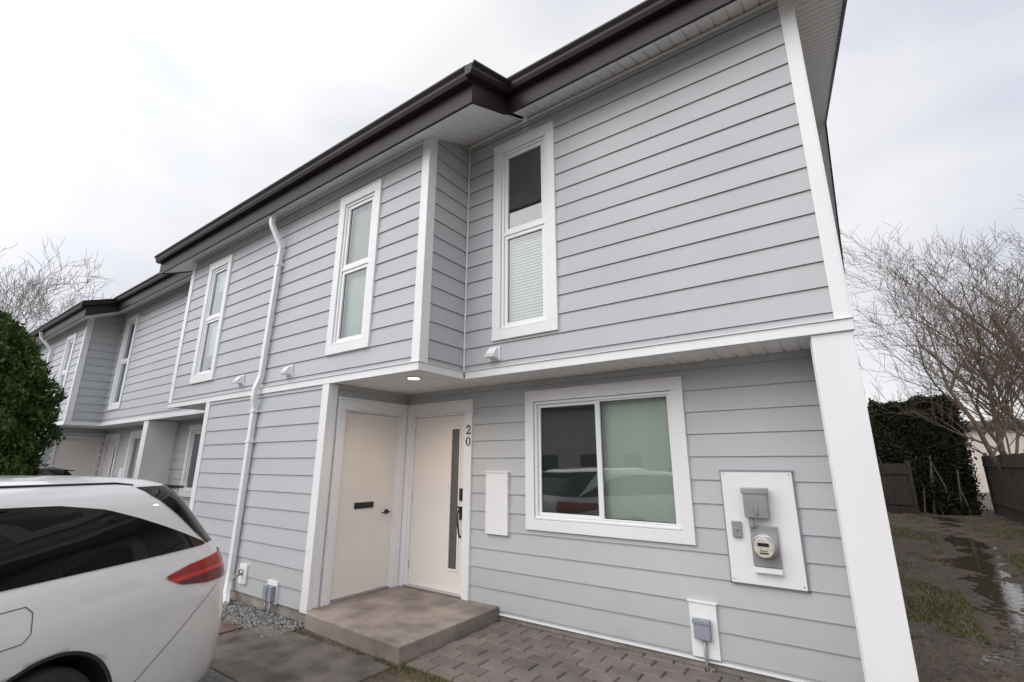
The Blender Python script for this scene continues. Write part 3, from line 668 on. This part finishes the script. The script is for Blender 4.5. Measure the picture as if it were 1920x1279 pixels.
def blades(n,sampler,h,wd,mat,name,label,cat):
    g=MB()
    for _ in range(n):
        p=sampler()
        if p is None: continue
        x,y=p; z=gz(x,y)-.005
        an=random.uniform(0,6.28); hh=h*random.uniform(.4,1.2); ww=wd*random.uniform(.6,1.3)
        lx,ly=random.gauss(0,.6)*hh,random.gauss(0,.6)*hh; dx,dy=math.cos(an)*ww,math.sin(an)*ww
        g.add([(x-dx,y-dy,z),(x+dx,y+dy,z),(x+lx,y+ly,z+hh)],[(0,1,2)])
    o=g.obj(name,mat); tag(o,label,cat,"stuff"); return o
def yard():
    y=3.6+20*random.random()**1.7; x=random.uniform(.2,1.2+y*.17)
    tr_=abs(x-track(y))
    m=math.sin(x*2.3+y*.8)+math.cos(y*1.7-x)+.8*math.sin(x*6+y*4)+.5*math.sin(x*13-y*9)+random.gauss(0,.3)
    if tr_<.42 or m<.45: return None
    return x,y
blades(120000,yard,.055,.0055,M_GRASS,"grass","short patchy green and straw grass beside a muddy track","grass")
def moss():
    if random.random()<.6: return random.uniform(-3.6,-2.6),random.gauss(3.12,.06)
    return random.uniform(-5.6,-3.4),random.gauss(3.12,.02) if random.random()<.3 else 2.12+random.gauss(0,.04)
blades(5000,moss,.03,.004,M_GRASS,"weeds","small weeds along the paving edge","weeds")
def stones(n,sampler,s,mat,name,label,cat,flat=1):
    g=MB()
    for _ in range(n):
        p=sampler(); x,y=p[0],p[1]; z=(p[2] if len(p)>2 else gz(x,y)); r_=s*random.uniform(.5,1.3)
        a=random.uniform(0,6.28); c_,s_=math.cos(a),math.sin(a); e=random.uniform(.6,1)
        vs=[(r_,0,0),(0,r_*e,0),(-r_,0,0),(0,-r_*e,0),(r_*.2,r_*.1,r_*.7*flat),(0,0,-r_*.5*flat)]
        vs=[(x+c_*v[0]-s_*v[1],y+s_*v[0]+c_*v[1],z+v[2]) for v in vs]
        g.add(vs,[(0,1,4),(1,2,4),(2,3,4),(3,0,4),(1,0,5),(2,1,5),(3,2,5),(0,3,5)])
    o=g.obj(name,mat); tag(o,label,cat,"stuff"); return o
stones(5200,lambda:(random.uniform(-7.6,-4.85),random.uniform(2.86,3.28)-.12*random.random()**3,random.uniform(0,.012)),.014,M_PEB,"gravel","grey pebbles along the foundation","gravel")
stones(9000,lambda:(random.uniform(.2,3.6),3.5+18*random.random()**1.5),.014,M_LIT,"leaf_litter","brown leaf litter and soil crumbs on mud","leaf litter",.4)
stones(900,lambda:(random.uniform(-1.0,.3),random.uniform(3.3,4.5),.004),.010,M_LIT,"soil_crumbs","soil crumbs beside the pavers","soil",.6)
stones(500,lambda:(random.uniform(-5.9,-.9),random.uniform(2.25,4.4),.018),.006,M_LIT,"debris","tiny dry debris on paving","debris",.4)

# ------------------------------------------------------------ CAR
def pch(xs_,ys_,x): return float(np.interp(x,xs_,ys_))
LV=[(.16,.91,-3.52,1.38),(.20,.935,-3.60,1.44),(.30,.948,-3.66,1.475),(.45,.955,-3.69,1.485),(.58,.957,-3.70,1.48),(.70,.957,-3.70,1.455),(.80,.960,-3.67,1.43),(.88,.957,-3.62,1.41),(.95,.946,-3.52,1.38),(1.0,.933,-3.36,1.355),(1.045,.915,-3.0,1.315),(1.085,.895,-2.45,1.27),(1.14,.878,-2.30,1.22),(1.2,.86,-2.17,1.165),(1.3,.823,-1.95,1.08),(1.4,.780,-1.68,.995),(1.46,.738,-1.45,.93),(1.50,.69,-1.2,.88),(1.525,.63,-.95,.80),(1.545,.55,-.75,.66),(1.56,.42,-.5,.45),(1.567,.22,-.2,.15)]
LZ=[l[0] for l in LV]
def lvl(z): return [pch(LZ,[l[k] for l in LV],z) for k in (1,2,3)]
NE=7.0
def cpt(th,z,off=0):
    W,f0,r0=lvl(z); c=(f0+r0)/2; a=(r0-f0)/2
    cs,sn=math.cos(th),math.sin(th)
    s=c+(a+off)*math.copysign(abs(cs)**(2/NE),cs); y=-(W+off)*math.copysign(abs(sn)**(2/NE),sn)
    return (s,y,z)
def th_of(s,z):
    W,f0,r0=lvl(z); c=(f0+r0)/2; a=(r0-f0)/2; t=max(-1,min(1,(s-c)/a))
    return math.acos(math.copysign(abs(t)**(NE/2),t))
def side(s,z,off,sg=-1):
    W,f0,r0=lvl(z); c=(f0+r0)/2; a=(r0-f0)/2
    t=min(1,abs((s-c)/a)); return (s,sg*((W)*(1-t**NE)**(1/NE)+off),z)
def build_car(paint,label,name="parked_car"):
    root=empty(name,(0,0,0),label=label,cat="car",group="parked cars")
    b=MB(); zs=[]
    for i in range(len(LZ)-1):
        for k in range(3): zs.append(LZ[i]+(LZ[i+1]-LZ[i])*k/3)
    zs.append(LZ[-1]); NT=144
    ths=[]
    for k in range(NT):
        t=2*math.pi*k/NT; ths.append(t-.20*math.sin(4*t))
    for z in zs:
        for t in ths: b.v.append(cpt(t,z))
    for j in range(len(zs)-1):
        for k in range(NT):
            k2=(k+1)%NT; b.f.append((j*NT+k2,j*NT+k,(j+1)*NT+k,(j+1)*NT+k2))
    b.f.append(tuple(range(NT))); b.f.append(tuple((len(zs)-1)*NT+k for k in range(NT))[::-1])
    body=b.obj("car_body",paint,root,smooth=True)
    bm=bmesh.new(); bm.from_mesh(body.data); bmesh.ops.recalc_face_normals(bm,faces=bm.faces); bm.to_mesh(body.data); bm.free()
    body.data.materials.append(M_RUB)
    WX=[-.05,-2.90]
    cut=MB()
    for wx in WX:
        for sg in(-1,1):
            cut.tube([(wx,sg*.66,.345),(wx,sg*1.1,.345)],.395,48)
    co=cut.obj("cutter",M_RUB)
    bm=bmesh.new(); bm.from_mesh(co.data); bmesh.ops.recalc_face_normals(bm,faces=bm.faces); bm.to_mesh(co.data); bm.free()
    md=body.modifiers.new("c","BOOLEAN"); md.object=co; md.operation='DIFFERENCE'; md.solver='EXACT'
    bpy.context.view_layer.update()
    me=bpy.data.meshes.new_from_object(body.evaluated_get(bpy.context.evaluated_depsgraph_get()))
    body.modifiers.clear(); body.data=me; bpy.data.objects.remove(co)
    for p in me.polygons:
        c=p.center
        nw=min(WX,key=lambda q_:abs(q_-c.x))
        rr=math.hypot(c.x-nw,c.z-.345)
        if abs(rr-.395)<.01 and abs(p.normal.y)<.99 or (rr<.39 and abs(abs(c.y)-.66)<.02): p.material_index=1; p.use_smooth=False
    for sg in(-1,1):
        for wx in WX:
            ac=MB()
            for k in range(40):
                a0=math.radians(-15+210*k/40); a1=math.radians(-15+210*(k+1)/40)
                q_=[]
                for (a,rr) in ((a0,.393),(a1,.393),(a1,.41),(a0,.41)):
                    s=wx+rr*math.cos(a); z=max(.17,.345+rr*math.sin(a)); q_.append(side(s,z,.004,sg))
                ac.quad(*q_)
            ac.obj("wheel_arch_trim",M_RUB,root)
        g=MB(); n=70; m=8
        def top(s):
            return float(np.interp(s,[-2.15,-1.9,-1.6,-1.3,-.9,-.4,0,.25,.45,.65,.84,1.0],[1.12,1.27,1.36,1.40,1.43,1.435,1.42,1.38,1.315,1.24,1.165,1.10]))
        for i in range(n+1):
            s=-2.15+3.15*i/n
            for j in range(m+1):
                z=1.085+(top(s)-1.085)*j/m; g.v.append(side(s,z,.005,sg))
        g.f=[(i*(m+1)+j,(i+1)*(m+1)+j,(i+1)*(m+1)+j+1,i*(m+1)+j+1) for i in range(n) for j in range(m)]
        g.obj("side_window",M_CG,root,smooth=True)
        def gap(pts,wd=.005,off=.003):
            ln=MB()
            for p0,p1 in zip(pts[:-1],pts[1:]):
                k=10
                for i in range(k):
                    a=[p0[0]+(p1[0]-p0[0])*i/k,p0[1]+(p1[1]-p0[1])*i/k]; c=[p0[0]+(p1[0]-p0[0])*(i+1)/k,p0[1]+(p1[1]-p0[1])*(i+1)/k]
                    dx,dz=c[0]-a[0],c[1]-a[1]; l=math.hypot(dx,dz) or 1; nx_,nz_=-dz/l*wd/2,dx/l*wd/2
                    ln.quad(side(a[0]-nx_,a[1]-nz_,off,sg),side(c[0]-nx_,c[1]-nz_,off,sg),side(c[0]+nx_,c[1]+nz_,off,sg),side(a[0]+nx_,a[1]+nz_,off,sg))
            ln.obj("panel_gap",M_RUB,root)
        if sg==-1: gap([(-.33,1.0),(-.19,1.0),(-.16,.97),(-.16,.88),(-.19,.85),(-.33,.85),(-.36,.88),(-.36,.97),(-.33,1.0)],.0035)
        gap([(1.12,.80),(.92,.70),(.46,.43)],.004); gap([(-.42,1.08),(-.45,.75)]); gap([(-1.35,1.08),(-1.38,.28)]); gap([(-2.3,1.06),(-2.35,.35)])
        t=MB(); n=60; m=6
        t0=th_of(.60,.95)
        for i in range(n+1):
            uu=i/n; th=t0*(1-uu)+.30*uu
            s0=cpt(th,.93)[0]
            zt=float(np.interp(s0,[.60,.80,1.1,1.36],[.960,.992,1.008,1.02])); zb=float(np.interp(s0,[.60,.72,.95,1.36],[.945,.885,.845,.82]))
            if uu>.8: zb=zb+(uu-.8)*.3
            for j in range(m+1):
                z=zb+(zt-zb)*j/m; p=cpt(th,z,.008); t.v.append((p[0],p[1] if sg==-1 else -p[1],p[2]))
        t.f=[(i*(m+1)+j,(i+1)*(m+1)+j,(i+1)*(m+1)+j+1,i*(m+1)+j+1) for i in range(n) for j in range(m)]
        t.obj("tail_light",M_RED,root,smooth=True)
        h=MB()
        t1=th_of(-3.2,.8)
        for i in range(21):
            th=t1+(math.pi-.05-t1)*i/20
            for j in range(5):
                p=cpt(th,.78+.11*j/4-.03*(1-i/20),.008); h.v.append((p[0],p[1] if sg==-1 else -p[1],p[2]))
        h.f=[(i*5+j,(i+1)*5+j,(i+1)*5+j+1,i*5+j+1) for i in range(20) for j in range(4)]
        h.obj("headlight",M_ALU,root,smooth=True)
        rl=MB(); rl.tube([(x_,sg*(lvl(z_)[0]-.02),z_+.010) for x_,z_ in ((-1.0,1.48),(-.9,1.505),(-.2,1.51),(.4,1.505),(.5,1.49))],.008,8); rl.obj("roof_rail",M_BLACK,root,smooth=True)
        mi=MB(); mi.tube([(-2.05,sg*.90,1.10),(-2.05,sg*1.0,1.13),(-2.07,sg*1.12,1.14)],[.03,.085,.06],10,0,.8); mi.obj("side_mirror",paint,root,smooth=True)
        for hx in (-.62,-1.6):
            MB().tube([(hx,sg*.955,.97),(hx+.02,sg*.985,.97),(hx+.12,sg*.985,.97),(hx+.14,sg*.955,.97)],.012,8).obj("door_handle",paint,root,smooth=True)
    g=MB(); n=90; m=8
    zs_=[1.09+(.40)*j/m for j in range(m+1)]
    for z in zs_:
        s0=float(np.interp(z,[1.09,1.2,1.3,1.4,1.49],[1.03,.88,.77,.64,.50]))
        t0=th_of(s0,z)
        for i in range(n+1): g.v.append(cpt(t0*(1-2*i/n),z,.006))
    g.f=[(j*(n+1)+i,j*(n+1)+i+1,(j+1)*(n+1)+i+1,(j+1)*(n+1)+i) for j in range(m) for i in range(n)]
    g.obj("rear_window",M_CG,root,smooth=True)
    g=MB()
    for j in range(9):
        z=1.11+.37*j/8
        for i in range(31): g.v.append(cpt(math.pi-.75+1.5*i/30,z,.006))
    g.f=[(j*31+i,j*31+i+1,(j+1)*31+i+1,(j+1)*31+i) for j in range(8) for i in range(30)]
    g.obj("windscreen",M_CG,root,smooth=True)
    sp=MB(); sp.prism([(.74,1.505),(1.02,1.475),(1.025,1.46),(.78,1.46)],lambda a,p:(p[0],a,p[1]),-.60,.60); sp.obj("spoiler",M_BLACK,root,bevel=.006)
    bp=MB(); bp.prism([(1.38,.20),(1.465,.22),(1.495,.34),(1.48,.38),(1.38,.38)],lambda a,p:(p[0],a,p[1]),-.70,.70); bp.obj("bumper",M_RUB,root,bevel=.01)
    gr=MB(); gr.box(-3.72,-3.66,-.5,.5,.45,.72); gr.obj("grille",M_BLACK,root,bevel=.01)
    for wx in WX:
        for sg in(-1,1):
            wr=empty("wheel",(wx,sg*.84,.345),root)
            t=MB(); prof=[(.215,-.10),(.30,-.115),(.335,-.10),(.345,-.07),(.345,.07),(.335,.10),(.30,.115),(.215,.10)]; nn=48
            for k in range(nn):
                a=2*math.pi*k/nn
                for (rr,yy_) in prof: t.v.append((wx+rr*math.cos(a),sg*.835+yy_,.345+rr*math.sin(a)))
            P_=len(prof); t.f=[(k*P_+i,k*P_+(i+1)%P_,((k+1)%nn)*P_+(i+1)%P_,((k+1)%nn)*P_+i) for k in range(nn) for i in range(P_)]
            t.obj("tyre",M_RUB,wr,smooth=True)
            rm=MB(); yo=sg*(.835+.085); rm.tube([(wx,sg*.80,.345),(wx,sg*.82,.345)],.21,32)
            for k in range(5):
                a=2*math.pi*k/5+.3; rm.tube([(wx+.03*math.cos(a),yo,.345+.03*math.sin(a)),(wx+.13*math.cos(a),yo,.345+.13*math.sin(a)),(wx+.215*math.cos(a),yo+sg*.01,.345+.215*math.sin(a))],[.035,.025,.03],6)
            rm.cyl((wx,yo-sg*.02,.345),(0,sg,0),.045,.03,16)
            rm.obj("rim",M_ALU,wr)
    return root
def place(root,x,y,ang):
    root.location=(x,y,0); root.rotation_euler=(0,0,math.radians(ang))
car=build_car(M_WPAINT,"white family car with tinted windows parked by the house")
def copy_tree(src,label,swap=None):
    m={}
    def rec(o,p):
        c=o.copy(); COL.objects.link(c)
        if swap and c.type=='MESH' and c.data.materials and c.data.materials[0]==swap[0]:
            c.data=c.data.copy(); c.data.materials[0]=swap[1]
        if p is not None: c.parent=p; c.matrix_parent_inverse=o.matrix_parent_inverse.copy()
        for ch in [k for k in bpy.data.objects if k.parent==o and k not in m.values()]: m[ch]=rec(ch,c)
        return c
    c=rec(src,None); c["label"]=label; return c
car2=copy_tree(car,"white car parked across the driveway")
car3=copy_tree(car,"dark car parked in front of the next house",(M_WPAINT,M_DPAINT))
place(car,-4.094,.395,118.6); place(car2,-4.6,-9.5,175); place(car3,-14.6,2.2,95)

# ------------------------------------------------------------ vegetation
def leafy(mb,n,sampler,size,elong=1.0,up=0.0):
    for _ in range(n):
        p=sampler()
        if p is None: continue
        p=Vector(p); s=size*random.uniform(.5,1.3)
        d=Vector((random.gauss(0,1),random.gauss(0,1),random.gauss(0,1)+up)).normalized(); e=d.cross(Vector((random.gauss(0,1),random.gauss(0,1),random.gauss(0,1)))).normalized()
        a=d*s*elong; b_=e*s*.5
        mb.add([p-a*.2,p+b_+a*.3,p+a,p-b_+a*.3],[(0,1,2,3)])
def cedar(cx,cy_,R_,H_,n,label):
    root=empty("cedar_tree",(cx,cy_,0),label=label,cat="tree")
    def rad(z):
        t=z/H_; return R_*(.86+.16*math.sin(t*2.6))*(1-max(0,(t-.5)/.5)**2.0)**.6 if t<1 else 0
    def smp():
        z=H_*random.random()**.9; a=random.uniform(0,6.283)
        lump=1+.09*math.sin(a*5+z*3)+.09*math.sin(a*11-z*4)+.07*math.sin(z*11+a*7)
        r_=rad(z)*lump*(1-.25*random.random()**2)+random.gauss(0,.025)
        return (cx+r_*math.cos(a),cy_+r_*math.sin(a),z+random.uniform(-.05,.08))
    m=MB(); leafy(m,n,smp,.038,2.0,1.2); m.obj("crown",M_CEDAR,root)
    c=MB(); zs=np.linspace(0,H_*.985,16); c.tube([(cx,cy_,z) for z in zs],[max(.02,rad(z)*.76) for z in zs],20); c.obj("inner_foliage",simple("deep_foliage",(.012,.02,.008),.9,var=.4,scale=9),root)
    t=MB(); t.tube([(cx,cy_,-.1),(cx,cy_,1.5)],[.12,.1],8); t.obj("trunk",M_BARK,root)
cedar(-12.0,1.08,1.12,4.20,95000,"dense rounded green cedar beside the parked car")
def hedge(x0,x1,y0,y1,H_,n,label):
    root=empty("hedge",((x0+x1)/2,(y0+y1)/2,0),label=label,cat="hedge")
    def smp():
        f=random.random()
        x=random.uniform(x0,x1); z=random.uniform(0,1)**.8*H_
        if f<.6: y=y0+abs(random.gauss(0,.18))+.12*math.sin(x*4+z*3)
        elif f<.8: z=H_+random.gauss(0,.07)+.09*math.sin(x*3.1)+.05*math.sin(x*9); y=random.uniform(y0,y1)
        else:
            x=(x0 if random.random()<.5 else x1)+random.gauss(0,.10); y=random.uniform(y0,y1)
        return (x,y,z)
    m=MB(); leafy(m,n,smp,.07,1.3,.4); m.obj("foliage",M_HEDGE,root)
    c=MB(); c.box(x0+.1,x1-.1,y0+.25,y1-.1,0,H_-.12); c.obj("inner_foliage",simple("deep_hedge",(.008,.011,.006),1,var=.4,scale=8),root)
    for k in range(9):
        x=x0+.2+(x1-x0-.4)*k/8; MB().tube([(x,y0+.1,-.05),(x+random.uniform(-.2,.2),y0-.02,.9),(x+random.uniform(-.4,.4),y0+.05,1.9)],[.035,.025,.012],5).obj("stem",M_BARK,root)
hedge(.9,3.2,22.0,23.6,3.75,34000,"tall dark clipped hedge at the end of the yard")
def bare_tree(name,base,H_,seed,spread,mat,label,nst=5,levels=4,lean=(0,0),r0=.09,thin=1.0,dens=0):
    rnd=random.Random(seed); root=empty(name,base,label=label,cat="tree"); T_=MB(); C=MB()
    def br(p,d,ln,rad,lv):
        n=5 if lv<2 else 4 if lv<3 else 3
        pts=[p.copy()]; q_=p.copy(); dd=d.copy()
        for i in range(n):
            dd=(dd+Vector((rnd.gauss(0,.16),rnd.gauss(0,.16),rnd.gauss(.07,.10)))).normalized(); q_=q_+dd*ln/n; pts.append(q_.copy())
        rs=[max(.0035*thin,rad*(1-.62*i/n)) for i in range(n+1)]
        (T_ if lv<2 else C).tube(pts,rs,6 if lv<2 else 4 if lv==2 else 3,cap=False)
        if lv>=levels: return
        k={0:7,1:6,2:5,3:4}.get(lv,4)+dens
        for j in range(k):
            t=.25+.75*(j+rnd.random())/k; idx=min(n-1,int(t*n)); pp=pts[idx].lerp(pts[idx+1],t*n-idx if t*n-idx<=1 else 1)
            ax=(pts[idx+1]-pts[idx]).normalized(); rv=Vector((rnd.gauss(0,1),rnd.gauss(0,1),rnd.gauss(0,1))); pr=(rv-ax*rv.dot(ax)).normalized()
            nd=(ax*.75+pr*rnd.uniform(.45,.9)+Vector((0,0,.12))).normalized()
            br(pp,nd,ln*rnd.uniform(.42,.62),max(.0045*thin,rad*(1-.6*t)*.55),lv+1)
    B=Vector(base)
    for s in range(nst):
        a=6.283*s/nst+rnd.random(); d=Vector((math.cos(a)*spread+lean[0],math.sin(a)*spread+lean[1],1)).normalized()
        br(B+Vector((math.cos(a)*.12,math.sin(a)*.12,-.05)),d,H_*rnd.uniform(.55,.75),r0*rnd.uniform(.7,1.1),0)
    T_.obj("trunk",mat,root,smooth=True); C.obj("crown",mat,root,smooth=True)
LB="bare multi-stemmed tree with fine brown twigs behind a fence"
bare_tree("bare_tree",(4.5,21.0,0),8.8,3,.38,M_BARK,LB,5,4,(-.06,0),.095,1.35)
bare_tree("bare_tree",(6.6,25,0),10.0,11,.42,M_BARK,LB,4,4,(-.06,0),.13,1.5)
bare_tree("bare_tree",(-36,4.9,0),12.2,5,.40,M_BARK2,"leafless pale tree beyond the far houses",6,4,(0,0),.12,2.2)

def fence(x,ya,yb,h,label):
    root=empty("wooden_fence",(x,(ya+yb)/2,0),label=label,cat="fence")
    m=MB(); y=ya
    while y<yb:
        m.box(x-.01+random.uniform(-.006,.006),x+.012,y,y+.135,.05+random.uniform(-.02,.02),h+random.uniform(-.02,.02)); y+=.145
    m.obj("fence_boards",M_WOOD,root)
    y=ya
    while y<yb: MB().box(x+.015,x+.105,y,y+.09,0,h+.1).obj("fence_post",M_WOOD,root); y+=2.4
    for z in (.4,h-.35): MB().box(x-.05,x-.012,ya,yb,z,z+.08).obj("fence_rail",M_WOOD,root)
fence(3.65,8,22.5,1.9,"weathered dark board fence along the muddy yard")
gt_=empty("wooden_gate",(1.1,21.3,0),label="brown wooden gate panel standing before the hedge",cat="gate")
m=MB(); x=.72
while x<1.45: m.box(x,x+.11,21.3,21.325,.05,1.65); x+=.115
m.obj("gate_boards",M_WOOD,gt_); m=MB(); m.box(.70,1.52,21.26,21.30,.3,.4); m.box(.70,1.52,21.26,21.30,1.3,1.4); m.box(1.52,1.62,21.25,21.35,0,1.75); m.obj("gate_rail",M_WOOD,gt_)
def neigh(name,x0,x1,y0,y1,h,label,ridge=1.6):
    root=empty(name,((x0+x1)/2,(y0+y1)/2,0),label=label,cat="building")
    m=MB(); m.box(x0,x1,y0,y1,-.05,h); m.obj("wall",M_NEIGH,root)
    r_=MB(); ym=(y0+y1)/2; r_.prism([(y0-.4,h),(ym,h+ridge),(y1+.4,h),(y1+.4,h+.15),(ym,h+ridge+.18),(y0-.4,h+.15)],lambda a,p:(a,p[0],p[1]),x0-.4,x1+.4); r_.obj("roof",M_ROOF,root)
    x=x0+1.2
    while x<x1-1.5:
        MB().box(x,x+1.3,y1+.005,y1+.02,1.0,2.2).obj("window",M_CG,root); x+=3
neigh("neighbouring_house",5.6,14,38,42,3.6,"low beige house with dark roof beyond the fence",.4)
neigh("facing_house",-22,6,-28,-20,5.2,"beige house facing across the driveway")
up=MB(); up.tube([(-38,2.35,0),(-38,2.35,11.0)],[.16,.12],8); up.box(-38.05,-37.95,1.7,3.0,10.4,10.52)
o=up.obj("utility_pole",M_WOOD); tag(o,"wooden utility pole beyond the far houses","pole")
